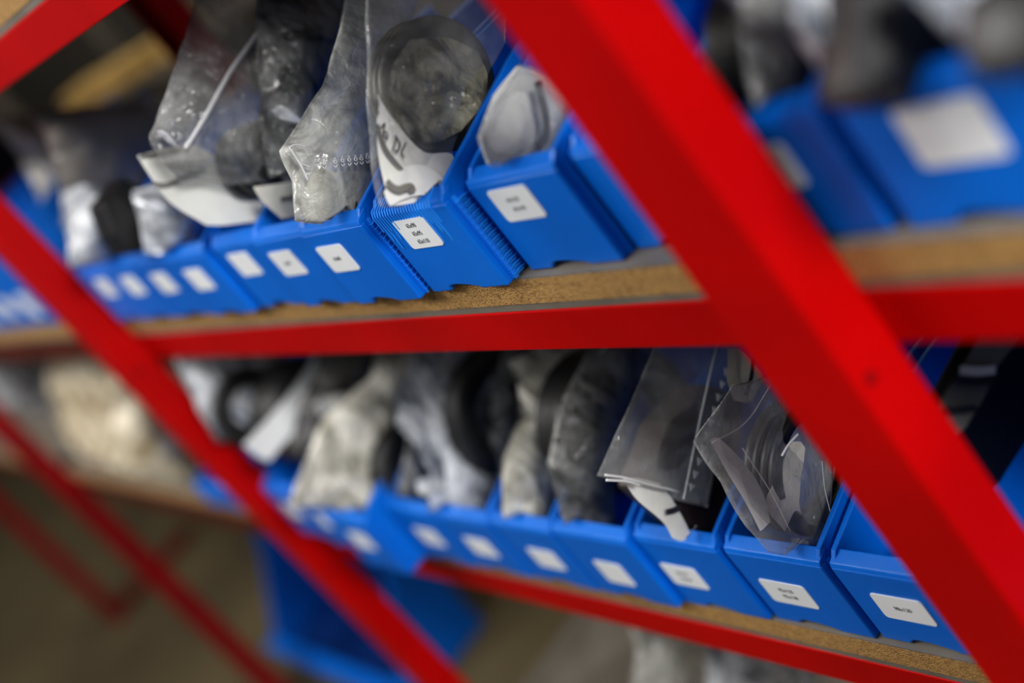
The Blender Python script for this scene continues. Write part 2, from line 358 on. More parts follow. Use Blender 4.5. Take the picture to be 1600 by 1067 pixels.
def bin_(x0, x1, yf, zb, label, h=.196, D=.68, lab=None, text=None, ribs=False, notch=True, tsize=.0128, tgap=.0175, mat=None):
    mat = mat or M_blue
    zb += .001; w = x1 - x0; T = .014; R = .004
    BINS.append((x0, x1, yf, zb, h, D))
    o = thing('storage_bin', ((x0 + x1) / 2, yf, zb), label, 'bin', 'blue storage bins in rows on the rack')
    yb = yf + D
    prof = [(yf + .006, zb), (yf + .006, zb + h - .012), (yf + .022, zb + h + .004), (yf + .26, zb + h + .070), (yf + .30, zb + h + .078), (yf + .40, zb + h + .08), (yb, zb + h + .08), (yb, zb)]
    bm = bmesh.new()
    prism(bm, prof, 'x', x0 + .002, x0 + T); prism(bm, prof, 'x', x1 - T, x1 - .002)
    box(bm, x0 + T, x1 - T, yf + .02, yb - T, zb, zb + T)
    box(bm, x0 + T, x1 - T, yb - T, yb, zb, zb + h + .02)
    ob('tray', bm, mat, o, bevel=.0010, seg=2)
    # front wall: chamfered lip, arched finger notch at the foot
    bm = bmesh.new()
    nc = x0 + w * .46
    pts = [(x0, zb), (x0, zb + h - .018), (x1, zb + h - .018), (x1, zb)]
    if notch:
        pts += [(nc + .052, zb)] + [(nc + .05 * math.cos(a), zb + .011 * math.sin(a) ** .6 * (1 - .5 * math.cos(a))) for a in [math.pi * k / 10 for k in range(1, 10)]] + [(nc - .052, zb)]
    prism(bm, pts, 'y', yf, yf + .016)
    ob('front_panel', bm, mat, o, bevel=.0016, seg=3)
    bm = bmesh.new()
    prism(bm, [(yf + .0005, zb + h - .019), (yf + .004, zb + h - .010), (yf + .030, zb + h), (yf + .034, zb + h - .006), (yf + .020, zb + h - .019)], 'x', x0 + .001, x1 - .001)
    ob('lip', bm, mat, o, bevel=.0008, seg=2)
    # ridged joint strip down the front corner (the print's layer ends)
    bm = bmesh.new()
    box(bm, x1 - .004, x1 + .003, yf + .018, yf + .026, zb, zb + h - .02)
    n = 30 if ribs else 0
    for k in range(n):
        z = zb + .004 + (h - .03) * k / n
        prism(bm, [(yf + .016, z), (yf + .030, z + .0035), (yf + .046, z), (yf + .030, z + .0006)], 'x', x1 - .002, x1 + .007 + .003 * (k % 2))
    ob('corner_strip', bm, M_blueriblit if ribs else mat, o)
    if ribs == 2:
        bm = bmesh.new()
        for k in range(22):
            xx = x0 + .004 + .0095 * k
            e = 0
            prism(bm, [(yf - .0018 * (1.2 - k / 22), zb + h - .05 - .02 * (k % 3)), (yf - .0016, zb + h - .018), (yf + .004, zb + h - .008), (yf + .030, zb + h + .002), (yf + .030, zb + h - .002), (yf + .006, zb + h - .014), (yf + .001, zb + h - .05)], 'x', xx, xx + .0036)
        ob('layer_ridges', bm, M_blueriblit, o)
    if lab:
        lx, lz, lw, lh = lab
        bm = bmesh.new(); prism(bm, rrect(lx, lx + lw, lz, lz + lh, .008), 'y', yf - .0016, yf + .0002)
        s = ob('size_label', bm, M_sticker, o); s['label'] = 'white size label'
        if text: text_mesh('lettering', text, lx, lx + lw, yf - .0019, lz + lh / 2, tsize, tgap, s)
    return o
LW, LH = .108, .063
Z2 = -.885
# middle shelf, from the near end away
bin_(-.598, -.35, .02, 0, 'blue storage bin next along from the big blurred label, at the picture edge', lab=(-.55, .09, LW, LH))
bin_(-.862, -.612, .02, 0, 'blue bin past the near upright whose front runs out of the picture', lab=(-.70, .09, LW, LH))
bin_(-1.122, -.868, .02, 0, 'blue bin with large blurred white label right of the near red upright', lab=(-1.052, .083, .115, .08))
bin_(-1.392, -1.150, .02, 0, 'blue bin half hidden by the near upright, holding dark rolls', lab=(-1.335, .083, LW, LH + .004))
bin_(-1.655, -1.42, .040, 0, 'blue bin set back on the board just left of the near upright', lab=None)
bin_(-1.915, -1.667, .016, 0, 'blue bin with two-line label holding a white wrapped packet', lab=(-1.871, .103, .109, LH), text=['65x120', '65x140'], tsize=.011, tgap=.018)
bin_(-2.196, -1.948, -.018, 0, 'blue ridged storage bin labelled 65x90 65x95 65x110', lab=(-2.142, .102, LW, LH), text=['65x90', '65x95', '65x110'], ribs=2)
bin_(-2.470, -2.224, -.034, 0, 'blue bin directly left of the 65x90 bin, ridged corner seam', lab=(-2.452, .086, LW, LH), text=['65x85'], ribs=1, tsize=.012)
bin_(-2.722, -2.476, -.027, 0, 'blue bin second to the left of the 65x90 bin', lab=(-2.69, .088, LW, LH), text=['60x80'], tsize=.011)
bin_(-2.975, -2.728, -.016, 0, 'blue bin third to the left of the 65x90 bin, big clear bag above', lab=(-2.925, .095, LW, LH))
bin_(-3.252, -3.005, -.03, 0, 'blue bin fourth to the left of the 65x90 bin, side edge catching light', lab=(-3.20, .083, LW, LH))
bin_(-3.508, -3.26, -.022, 0, 'blue bin with blurred label, third from the second upright', lab=(-3.46, .083, LW, LH))
bin_(-3.765, -3.516, -.022, 0, 'blue bin with blurred label, second from the second upright', lab=(-3.69, .09, LW, LH))
bin_(-4.02, -3.772, -.02, 0, 'blue bin beside the second upright with hazy label on middle shelf', lab=(-3.92, .095, LW, LH))
for k, (x, lb) in enumerate([(-4.50, 'blurred blue bin just behind the second upright'), (-4.77, 'blurred blue bin behind the second upright, one further along'), (-5.04, 'blurred blue bin with white label patch beyond the second upright'), (-5.31, 'blurred blue bin at the left picture edge on the middle shelf'), (-5.58, 'blurred blue bin last at the left picture edge on the middle shelf')]):
    bin_(x - .25, x, .005, 0, lb, lab=(x - .20, .05, .13, .085) if k != 1 else (x - .19, .04, .14, .10), h=[.30, .34, .30, .21, .21][k])
# lower shelf
bin_(-.93, -.68, .01, Z2, 'blue bin lit deep blue at the right edge of the lower shelf')
bin_(-1.195, -.94, .01, Z2, 'blue bin right of the near upright under the grey banded pack', lab=(-1.14, Z2 + .07, LW, LH))
bin_(-1.465, -1.205, .012, Z2, 'blue bin of the lower shelf mostly behind the near upright', lab=(-1.41, Z2 + .07, LW, LH))
bin_(-1.733, -1.480, .012, Z2, 'blue bin with one-line label against the near upright, lower shelf', lab=(-1.680, Z2 + .072, .112, LH), text=['98x120'], h=.205)
bin_(-1.995, -1.746, .006, Z2, 'blue storage bin labelled 95x125 95x130', lab=(-1.955, Z2 + .063, .118, LH), text=['95x125', '95x130'], h=.210)
bin_(-2.255, -2.008, -.002, Z2, 'blue bin one left of the 95x125 bin, under the long zip bag', lab=(-2.235, Z2 + .067, LW, LH), text=['90x110', '90x120'], h=.215, tsize=.011)
bin_(-2.53, -2.265, -.020, Z2, 'blue bin two left of the 95x125 bin, dark bag with cream edge', lab=(-2.455, Z2 + .052, .095, LH + .006), h=.215)
bin_(-2.79, -2.54, -.022, Z2, 'blue bin three left of the 95x125 bin, cream crumpled bag', lab=(-2.71, Z2 + .06, .105, LH), h=.208)
bin_(-3.045, -2.80, -.026, Z2, 'blue bin four left of the 95x125 bin, milky grey bag', lab=(-2.99, Z2 + .06, LW, LH), h=.205)
bin_(-3.300, -3.055, -.030, Z2, 'blue bin beside the one jutting out, five left of the 95x125 bin', lab=(-3.235, Z2 + .065, LW, LH), h=.205)
bin_(-3.56, -3.315, -.100, Z2, 'blue bin jutting out over the beam, bright side showing, lower shelf', lab=(-3.49, Z2 + .09, LW, LH), h=.215)
bin_(-3.82, -3.575, -.062, Z2, 'blue bin next behind the jutting one, white label patch', lab=(-3.76, Z2 + .09, LW, LH), h=.215)
bin_(-4.08, -3.835, -.050, Z2, 'blue bin against the second upright on lower shelf', lab=(-4.02, Z2 + .09, LW, LH), h=.215)
bin_(-4.95, -4.50, -.02, Z2, 'low blue bin just past the second upright on the lower shelf', h=.10)
# big open-front bin on the floor
def big_bin(x0, x1, yf, yb, zb, h, hl):
    o = thing('picking_bin', ((x0 + x1) / 2, yf, zb), 'large blue open-fronted picking bin standing on the floor below the rack', 'bin')
    T = .03
    prof = [(yf, zb), (yf - .02, zb + hl), (yf + .04, zb + hl + .03), (yf + .32, zb + h * .62), (yf + .45, zb + h), (yb, zb + h), (yb, zb)]
    for a, bb in ((x0, x0 + T), (x1 - T, x1)):
        bm = bmesh.new(); prism(bm, prof, 'x', a, bb); ob('side_panel', bm, M_blue, o, bevel=.004, seg=3)
    bm = bmesh.new(); box(bm, x0 + T, x1 - T, yb - T, yb, zb, zb + h); box(bm, x0 + T, x1 - T, yf + .01, yb - T, zb, zb + T)
    ob('tray', bm, M_blueshade, o, bevel=.004, seg=3)
    bm = bmesh.new(); prism(bm, [(yf - .002, zb), (yf - .022, zb + hl), (yf - .05, zb + hl + .03), (yf + .05, zb + hl + .03), (yf + .02, zb)], 'x', x0 + .002, x1 - .002)
    ob('front_lip', bm, M_blue, o, bevel=.004, seg=3)
big_bin(-7.40, -5.86, .16, .70, FZ, .86, .10)
# ------------------------------------------------------------------ rubber seals
def seal_mesh(R, r, w):
    bm = bmesh.new(); prof = [(R - .006, -w / 2), (R, -w / 2 + .004), (R, w / 2 - .004), (R - .006, w / 2), (r + .012, w / 2), (r + .008, w / 2 - .012), (r, w / 2 - .014), (r + .008, -w / 2 + .01), (r + .014, -w / 2)]
    n = 64; rings = []
    for k in range(n):
        a = 2 * math.pi * k / n
        rings.append([bm.verts.new(Vector((x, q * math.cos(a), q * math.sin(a))) * K) for q, x in prof])
    for k in range(n):
        A, B = rings[k], rings[(k + 1) % n]
        for j in range(len(prof)): bm.faces.new((A[j], A[(j + 1) % len(prof)], B[(j + 1) % len(prof)], B[j]))
    me = bpy.data.meshes.new('rubber_seal'); bmesh.ops.recalc_face_normals(bm, faces=bm.faces); 
    for f in bm.faces: f.smooth = True
    bm.to_mesh(me); bm.free(); me.materials.append(M_rubber); return me
def seals(px, py, x, R, n, lab, group, dx=.026, tilt=0, roll=0, r=None, flat=None, mat=None):
    me = seal_mesh(R, r or R * .72, dx * .92)
    if mat: me.materials.clear(); me.materials.append(mat)
    p = onX(px, py, x)
    for k in range(n):
        o = bpy.data.objects.new('rubber_seal', me); C.objects.link(o)
        rot = Matrix.Rotation(math.radians(roll), 4, 'Y') @ Matrix.Rotation(math.radians(tilt), 4, 'Z')
        ax = rot @ Vector((1, 0, 0))
        o.matrix_world = Matrix.Translation((p - ax * dx * k) * K) @ rot
        tag(o, lab, 'seal', group)
G = 'black rubber shaft seals'
# ------------------------------------------------------------------ MIDDLE SHELF contents
# bag in the 65x90 bin
seals(684, 132, -2.010, .112, 3, 'black rubber ring seal stacked in the clear bag of the 65x90 bin', 'seals in the bag with 10 DL written on it', roll=4, r=.016, mat=M_olive, dx=.018)
x = -2.000
pp = sheet('paper_wrap', [[(590, 146), (592, 148), (596, 158)], [(589, 200), (606, 196), (622, 196)], [(591, 240), (630, 232), (662, 237)], [(600, 285), (650, 270), (708, 243)], [(612, 322), (655, 315), (700, 300)]], -1.988, M_paper, amp=.004, seed=3)
tag(pp, 'white paper with handwritten 10 DL and a grey band, front bin bag', 'paper')
def zc(px, py): return (560 + px / 5.925, 130 + py / 5.925)
hw = [[zc(207, 414), zc(226, 388), zc(246, 370)], [zc(246, 370), zc(238, 415), zc(232, 462)],
      [zc(255 + 15 * math.cos(a) + 4 * math.sin(a), 483 + 36 * math.sin(a)) for a in [2 * math.pi * k / 12 for k in range(13)]],
      [zc(352, 500), zc(340, 545), zc(326, 595)], [zc(338, 482), zc(362, 515), zc(385, 560), zc(378, 605), zc(350, 632), zc(320, 612), zc(318, 596)],
      [zc(442, 548), zc(418, 595), zc(398, 636), zc(408, 660), zc(424, 686)], [zc(172, 150), zc(184, 190), zc(176, 240), zc(188, 290)]]
stroke('handwriting', hw, -1.974, .0012, M_ink, pp)
ribbon('grey_band', [zc(168, 380), zc(195, 480), zc(240, 600), zc(300, 690), zc(360, 760), zc(400, 800)], -1.978, .0065, M_inkgrey, pp)
fl = sheet('paper_flap', [[(600, 300), (618, 272), (645, 258), (672, 262), (700, 285)], [(604, 312), (622, 290), (650, 276), (680, 280), (702, 298)], [(610, 322), (630, 312), (655, 305), (685, 305), (705, 310)]], -1.976, M_paper, amp=.006, seed=8)
tag(fl, 'crumpled white paper flap with dark wavy band at the 65x90 bin lip', 'paper')
ribbon('dark_band', [zc(255, 905), zc(310, 960), zc(370, 985), zc(430, 965), zc(480, 960), zc(500, 1010)], -1.966, .011, M_inkgrey, fl)
ol = sheet('film_wrap', [[(640, 62), (700, 58), (748, 80)], [(612, 110), (690, 100), (762, 120)], [(612, 165), (685, 160), (750, 165)], [(640, 215), (680, 222), (720, 205)]], -1.985, F_olive, amp=.016, seed=14, fr=14)
tag(ol, 'crinkled olive grey film wrap over the seal stack in the front bin', 'film')
bg = pouch('plastic_bag', [[(592, -60), (690, -70), (812, -50)], [(591, 50), (690, 40), (812, 60)], [(592, 150), (680, 160), (780, 120)], [(596, 240), (660, 250), (742, 200)], [(612, 318), (655, 318), (704, 296)]], -1.968, F_front, thick=.085, amp=.009, seed=2, jag=.004)
tag(bg, 'clear plastic bag of black ring seals standing in the 65x90 bin', 'bag')
# foggy bag with printed arrows
s5 = seals(600, 305, -2.30, .075, 2, 'black seal dimly seen in the foggy bag with printed marks', 'seals in the foggy bag with printed marks', roll=6)
cl = sheet('paper_wad', [[(478, 288), (500, 262), (535, 275)], [(470, 315), (500, 300), (545, 310)], [(478, 345), (510, 345), (550, 340)]], -2.30, M_cream, amp=.014, seed=5)
tag(cl, 'cream paper wad at the foot of the foggy printed bag', 'paper')
b2 = pouch('plastic_bag', [[(575, -60), (625, -60), (680, -60)], [(520, 128), (575, 110), (650, 90)], [(452, 230), (520, 222), (625, 180)], [(472, 280), (530, 285), (618, 262)], [(476, 345), (520, 348), (590, 335)]], -2.262, F_fog, thick=.09, amp=.012, seed=11, jag=.003)
tag(b2, 'foggy plastic bag with printed 10 arrows, pointed corner toward the left', 'bag')
pr = []
for (ax_, ay) in ((507, 256), (524, 254), (535.5, 252), (546, 251), (556, 250), (565, 249), (574.5, 247)):
    pr += [[(ax_ - 1.8, ay - 6.5), (ax_ + 1.8, ay - 7.2)], [(ax_ + 2.2 * math.cos(a), ay - 1.5 + 2.8 * math.sin(a)) for a in [2 * math.pi * k / 8 for k in range(9)]], [(ax_ - 2.2, ay + 4), (ax_ + .8, ay + 7.5), (ax_ + 3, ay + 3.5)]]
stroke('printed_marks', pr, -2.235, .0012, F_zip, b2)
stroke('edge_seam', [[(452, 230), (462, 226), (478, 229)], [(452, 230), (470, 258), (482, 282)], [(455, 233), (468, 252), (486, 262)]], -2.25, .0018, F_zip, b2)
# big clear zip bag with rolled seals, papers below
seals(432, 238, -2.685, .075, 4, 'black seal lying in the big clear zip bag', 'seals in the big clear zip bag', dx=.030, tilt=25, roll=10, r=.02)
w1 = sheet('paper_sheet', [[(214, 243), (255, 233), (300, 226), (330, 240)], [(236, 278), (285, 262), (335, 262), (372, 285)], [(268, 318), (322, 304), (372, 300), (412, 318)], [(322, 352), (350, 352), (385, 348), (418, 345)]], -2.778, M_paper, amp=.006, seed=21, fr=9)
tag(w1, 'large bright white paper sheet sloping out over the labelled bins', 'paper')
ribbon('grey_line', [(236, 287), (262, 288), (300, 270), (318, 262)], -2.765, .009, M_inkgrey, w1)
ribbon('grey_line', [(218, 244), (250, 240), (285, 232)], -2.765, .008, M_inkgrey, w1)
w2 = sheet('paper_sheet', [[(395, 292), (440, 286), (482, 280)], [(410, 315), (445, 310), (485, 305)], [(440, 342), (465, 338), (490, 336)]], -2.62, M_cream, amp=.006, seed=22)
tag(w2, 'cream paper sheet with a dark line under the black seals', 'paper')
ribbon('grey_line', [(438, 312), (460, 308), (484, 306)], -2.607, .010, M_inkgrey, w2)
b3 = pouch('plastic_bag', [[(325, -60), (400, -60), (462, -50)], [(292, 80), (360, 75), (445, 90)], [(244, 205), (330, 195), (470, 170)], [(262, 250), (350, 240), (478, 215)], [(290, 278, -2.66), (370, 290, -2.66), (468, 285, -2.62)]], -2.60, F_zipbag, thick=.09, amp=.020, seed=31, jag=.010)
tag(b3, 'big clear zip bag rising behind the labelled bins, shiny corner', 'bag')
stroke('zip_strip', [[(432, 8), (395, 62), (358, 115), (322, 180), (290, 232)]], -2.60, .0045, F_zip, b3)
fe = sheet('corner_highlight', [[(244, 204), (252, 203), (262, 208)], [(250, 212), (262, 216), (272, 220)], [(262, 222), (272, 228), (280, 229)]], -2.585, M_foil, b3, amp=.006, seed=33, nu=12, nv=12)  # highlight on the bag corner, laid on as a bright foil sheet
f1 = sheet('film_crumple', [[(424, 172), (440, 165), (460, 178)], [(436, 185), (455, 190), (480, 194)]], -2.48, M_foil, amp=.008, seed=9, nu=16, nv=12)  # crumple of film, its shine put in by the foil colour
tag(f1, 'small shiny crumple of film catching light above the black seals', 'film')
b4 = pouch('plastic_bag', [[(418, -60), (490, -60), (575, -60)], [(425, 70), (480, 80), (560, 60)], [(430, 180), (470, 190), (520, 150)], [(445, 270), (470, 260), (495, 230)]], -2.52, F_smoke, thick=.14, amp=.02, seed=41)
tag(b4, 'smoky grey bag of dark rolls between the zip bag and printed bag', 'bag')
seals(500, 20, -2.62, .10, 3, 'dark seal in the smoky bag near the top edge', 'seals in the smoky bag', dx=.03, roll=8, r=.03)
seals(455, 95, -2.60, .07, 3, 'dark seal low in the smoky bag behind the shiny crumple', 'seals low in the smoky bag', dx=.03, r=.02)
stroke('highlight_streak', [[(543, -5), (536, 40), (532, 88)]], -2.40, .0050, F_zip, b4)  # highlight streak on the smoky bag, laid on as a pale stroke
# foil, black block, far foggy bags
b5 = pouch('foil_bag', [[(222, 290), (260, 280), (320, 300)], [(232, 340), (275, 335), (340, 345)], [(244, 392), (285, 395), (345, 385)]], -3.13, M_foil, thick=.16, amp=.03, seed=51, fr=9)
tag(b5, 'crumpled silvery foil bag in the bin below the large white paper', 'bag')
def wedge(name, pts, x, th, mat, lab, cat, bev=.002):
    bm = bmesh.new(); P = [fit(onX(a, c, x), x - th / 2) for a, c in pts]
    prism(bm, [(p.y, p.z) for p in P], 'x', x - th, x); o = ob(name, bm, mat, bevel=bev); return tag(o, lab, cat)
wedge('black_box', [(160, 318), (192, 276), (230, 298), (248, 388), (200, 395), (178, 366)], -3.30, .12, M_black, 'glossy black box tipped in a bin left of the silvery foil bag', 'box')
b6 = pouch('plastic_bag', [[(118, 290), (150, 280), (205, 290)], [(120, 340), (160, 335), (200, 340)], [(128, 415), (165, 410), (215, 400)]], -3.62, F_white, thick=.2, amp=.03, seed=61)
tag(b6, 'whitish crumpled bag left of the glossy black box', 'bag')
for k, (rows, xx, mt, sd, lb) in enumerate([
    ([[(60, 165), (140, 158), (290, 140)], [(90, 220), (160, 215), (270, 215)], [(110, 290), (160, 290), (245, 290)]], -3.85, F_haze, 62, 'greyish brown hazy bag high on the middle shelf beside the zip bag'),
    ([[(-20, 170), (60, 175), (150, 190)], [(40, 235), (90, 235), (170, 250)], [(85, 330), (115, 330), (150, 330)]], -4.55, F_milk, 63, 'pinkish white blurred bag above the bins beyond the second upright'),
    ([[(120, 240), (170, 235), (230, 235)], [(110, 290), (150, 285), (200, 285)], [(110, 350), (140, 345), (170, 340)]], -4.0, F_fog, 64, 'grey blurred bag just behind the whitish bag')]):
    tag(pouch('plastic_bag', rows, xx, mt, thick=.2, amp=.03, seed=sd), lb, 'bag')
wedge('black_box', [(-60, 215), (12, 210), (40, 245), (10, 290), (-60, 300)], -5.1, .2, M_black, 'dark box at the left picture edge above a blurred blue bin', 'box')
# white wrapped packet in the two-line bin
p1 = pouch('paper_packet', [[(822, 95), (870, 120), (920, 170)], [(785, 145), (840, 165), (905, 200)], [(762, 205), (815, 215), (890, 225)], [(775, 252), (830, 255), (880, 250)]], -1.795, M_paper, thick=.05, amp=.020, seed=71, jag=.003, fr=12, sharp=.5)
tag(p1, 'white paper wrapped packet with a black stripe beside the upright', 'packet')
ribbon('black_stripe', [(838, 128), (846, 160), (852, 190), (850, 215), (836, 232)], -1.770, .013, M_ink, p1)
b7 = pouch('plastic_bag', [[(838, 90), (875, 108), (925, 160)], [(800, 140), (845, 160), (915, 195)], [(768, 205), (820, 218), (895, 225)], [(788, 256), (835, 262), (882, 250)]], -1.752, F_clear, thick=.08, amp=.016, seed=72)
tag(b7, 'clear film bag round the white packet with a black stripe', 'bag')
# beyond the near upright
seals(1250, 60, -1.26, .105, 3, 'dark seal in the bag right of the near upright at top', 'seals right of the near upright', dx=.025, r=.03)
b8 = pouch('plastic_bag', [[(1140, -60), (1210, -70), (1330, -60)], [(1185, 40), (1240, 40), (1315, 40)], [(1205, 165), (1245, 165), (1285, 150)]], -1.20, F_smoke, thick=.06, amp=.014, seed=81)
tag(b8, 'dark smoky bag right of the near upright at the top', 'bag')
stroke('highlight_streak', [[(1130, -20), (1180, 30), (1250, 90)]], -1.19, .006, F_smoke, b8)  # diagonal light streak on the bag, drawn as a stroke
b9 = pouch('plastic_bag', [[(1270, -60), (1320, -60), (1400, -60)], [(1265, 20), (1310, 25), (1385, 20)], [(1310, 75), (1335, 85), (1375, 80)], [(1320, 130), (1345, 135), (1370, 125)]], -1.06, F_white, thick=.05, amp=.012, seed=82)
tag(b9, 'pale blurred bag tip hanging over the lip of the big-label bin', 'bag')
wedge('black_roll', [(1370, -60), (1560, -60), (1545, 80), (1500, 150), (1360, 160)], -1.0, .09, M_rubber, 'dark roll end standing in the big-label bin', 'roll', bev=.01)
b10 = pouch('plastic_bag', [[(1400, -70), (1500, -60), (1600, -70)], [(1440, -10), (1520, 0), (1590, -10)], [(1520, 50), (1560, 60), (1600, 55)], [(1560, 88), (1580, 92), (1605, 90)]], -.905, F_white, thick=.03, amp=.010, seed=83)
tag(b10, 'bright shiny plastic drooping to a point at the top right corner', 'bag')
wedge('black_roll', [(1630, -60), (1780, -60), (1780, 120), (1640, 115)], -.74, .10, M_rubber, 'dark wrapped roll at the top right picture edge', 'roll', bev=.01)
# ------------------------------------------------------------------ LOWER SHELF contents
def lbag(rows, x, mat, sd, lab, **k): return tag(pouch('plastic_bag', rows, x, mat, seed=sd, **k), lab, 'bag')
lbag([[(275, 552), (350, 552), (455, 552)], [(285, 580), (350, 580), (440, 580)], [(310, 625), (350, 640), (410, 640)], [(345, 690), (370, 690), (400, 690)]], -3.94, F_white, 101, 'grey white shining bag against the second upright, lower shelf', thick=.06, amp=.025)
seals(390, 635, -3.95, .12, 3, 'dark ring seal in the bag against the second upright', 'seals against the second upright', dx=.03, r=.06)
seals(500, 640, -3.74, .16, 4, 'dark ring seal behind the slanting pale strip', 'seals behind the slanting pale strip', dx=.04, r=.05)
s1 = sheet('bag_edge', [[(515, 500), (532, 498), (560, 500)], [(480, 575), (498, 578), (522, 585)], [(435, 635), (455, 645), (478, 652)], [(380, 695), (400, 712), (420, 722)]], -3.66, M_sticker, amp=.006, seed=102)  # pale flat bag seen edge-on
tag(s1, 'slanting pale flat bag edge crossing the dark seals', 'bag edge')
lbag([[(545, 500), (590, 500), (640, 500)], [(515, 580), (560, 580), (610, 590)], [(488, 625), (520, 650), (570, 660)], [(470, 700), (500, 720), (560, 720)]], -3.52, F_smoke, 103, 'smoky bag of dark rolls with a bright spot, lower shelf', thick=.14, amp=.02)
wedge('black_roll', [(520, 520), (640, 520), (600, 640), (560, 720), (470, 720), (500, 600)], -3.60, .14, M_rubber, 'dark roll inside the smoky bag on the lower shelf', 'roll', bev=.012)
f2 = sheet('bright_film', [[(492, 628), (515, 618), (545, 615)], [(495, 648), (520, 645), (545, 632)]], -3.46, M_foil, amp=.01, seed=104, nu=14, nv=10)  # highlight on the dark bag, made as a bright sheet
tag(f2, 'highlight on the smoky lower bag, made as a bright film sheet', 'film')
lbag([[(600, 520), (650, 510), (700, 510)], [(590, 590), (625, 600), (670, 590)], [(520, 655), (580, 665), (645, 660)], [(490, 720), (560, 730), (640, 720)], [(465, 790), (550, 800), (640, 790)]], -3.34, F_milk, 105, 'cream bag gathered at the neck above the jutting bin', thick=.10, amp=.042)
seals(655, 728, -3.33, .13, 4, 'dark ring seal right of the cream gathered bag', 'seals right of the cream gathered bag', dx=.03, r=.05)
lbag([[(680, 510), (745, 505), (815, 505)], [(655, 590), (720, 600), (790, 600)], [(632, 655), (705, 665), (785, 670)], [(690, 740), (740, 745), (795, 740)], [(680, 812), (735, 818), (795, 812)]], -3.00, F_white, 106, 'big pale grey bag with white folds, middle of the lower shelf', thick=.10, amp=.045)
lbag([[(700, 560), (720, 560), (745, 560)], [(650, 660), (670, 670), (700, 680)], [(625, 770), (660, 785), (690, 780)]], -3.20, F_smoke, 108, 'smoky film bag wedged between the cream and pale grey bags', thick=.05, amp=.03)
seals(800, 640, -2.96, .17, 3, 'large dark seal beside the pale grey bag', 'large seals beside the pale grey bag', dx=.022, r=.10)
lbag([[(790, 500), (825, 500), (860, 500)], [(775, 640), (800, 640), (835, 640)], [(780, 800), (795, 805), (812, 800)]], -2.93, F_smoke, 107, 'smoky film over the large dark seals beside the pale grey bag', thick=.06, amp=.012)
for k, (a, c) in enumerate(((690, 780), (735, 775), (668, 762))):
    f3 = sheet('bright_film', [[(a - 18, c - 10), (a, c - 16), (a + 18, c - 8)], [(a - 14, c + 10), (a, c + 12), (a + 18, c + 10)]], -3.0 - .02 * k, M_foil, amp=.014, seed=110 + k, nu=14, nv=10)
    tag(f3, ['bright film knot at the lip under the pale grey bag', 'right-hand bright film knot beside the blue divider', 'small bright film knot at the foot of the cream gathered bag'][k], 'film')
seals(925, 640, -2.77, .15, 4, 'dark ring seal behind the cream crumpled bag', 'seals behind the cream crumpled bag', dx=.03, r=.08)
lbag([[(812, 562), (870, 530), (960, 520)], [(828, 600), (865, 600), (925, 590)], [(832, 655), (860, 655), (900, 650)], [(803, 720), (845, 715), (885, 710)], [(806, 815), (845, 820), (895, 815)]], -2.64, F_milk, 120, 'cream crumpled bag pinched in the middle, knotted top corner', thick=.09, amp=.034)
seals(985, 655, -2.47, .165, 5, 'dark ring seal in the cream-edged smoky bag', 'seals in the cream-edged smoky bag', dx=.03, r=.09)
cs = sheet('paper_strip', [[(945, 530), (955, 530), (972, 535)], [(905, 625), (918, 625), (935, 630)], [(880, 690), (905, 690), (925, 700)], [(885, 760), (905, 765), (930, 755)], [(905, 800), (915, 805), (930, 800)]], -2.44, M_cream, amp=.008, seed=121)
tag(cs, 'cream paper edge running down the smoky bag', 'paper')
lbag([[(960, 510), (1010, 505), (1060, 505)], [(895, 640), (940, 640), (1010, 640)], [(880, 730), (925, 735), (985, 740)], [(905, 825), (940, 830), (982, 825)]], -2.40, F_smoke, 122, 'smoky bag with cream edge two bins left of the 95x125 bin', thick=.10, amp=.014)
# long zip bag over a brown roll
bm = bmesh.new(); P = [fit(onX(a, c, -2.10), -2.15) for a, c in ((1010, 765), (1050, 660), (1110, 600), (1165, 620), (1145, 850), (1060, 850))]
prism(bm, [(p.y, p.z) for p in P], 'x', -2.20, -2.10); tag(ob('brown_block', bm, M_brownrub, bevel=.004, seg=3), 'dark brown rubber block inside the long zip bag', 'block')
ws = sheet('paper_strip', [[(972, 745), (1000, 748), (1030, 755)], [(995, 780), (1020, 785), (1050, 780)], [(1035, 815), (1050, 820), (1070, 815)], [(1050, 840), (1065, 845), (1080, 838)]], -2.075, M_paper, amp=.005, seed=130)
tag(ws, 'white paper strip hanging under the long zip bag', 'paper')
ribbon('dark_line', [(1040, 800), (1052, 797), (1062, 792)], -2.062, .012, M_ink, ws)
zb_ = lbag([[(1050, 500), (1110, 500), (1180, 510)], [(1010, 600), (1075, 600), (1150, 610)], [(975, 680), (1050, 690), (1135, 700)], [(945, 745), (1020, 768), (1118, 795)]], -2.055, F_clear, 131, 'long clear zip bag with a dotted edge leaning over two bins', thick=.05, amp=.008, jag=.002)
stroke('zip_strip', [[(1128, 510), (1115, 560), (1095, 650), (1068, 780)]], -2.03, .0020, F_zip, zb_)
stroke('bottom_seam', [[(945, 742), (975, 746), (1010, 755), (1060, 768)], [(947, 750), (980, 752), (1000, 758)]], -2.035, .0028, F_zip, zb_)
bm = bmesh.new()
for k in range(11):
    a, c = 1140 - 6.0 * k, 560 + 20 * k
    p = onX(a, c, -2.033); s = .0075
    prism(bm, [(p.y - s, p.z - s * .6), (p.y + s, p.z - s * .6), (p.y + s * .2, p.z + s)], 'x', p.x, p.x + .0015)
ob('printed_marks', bm, F_zip, zb_)
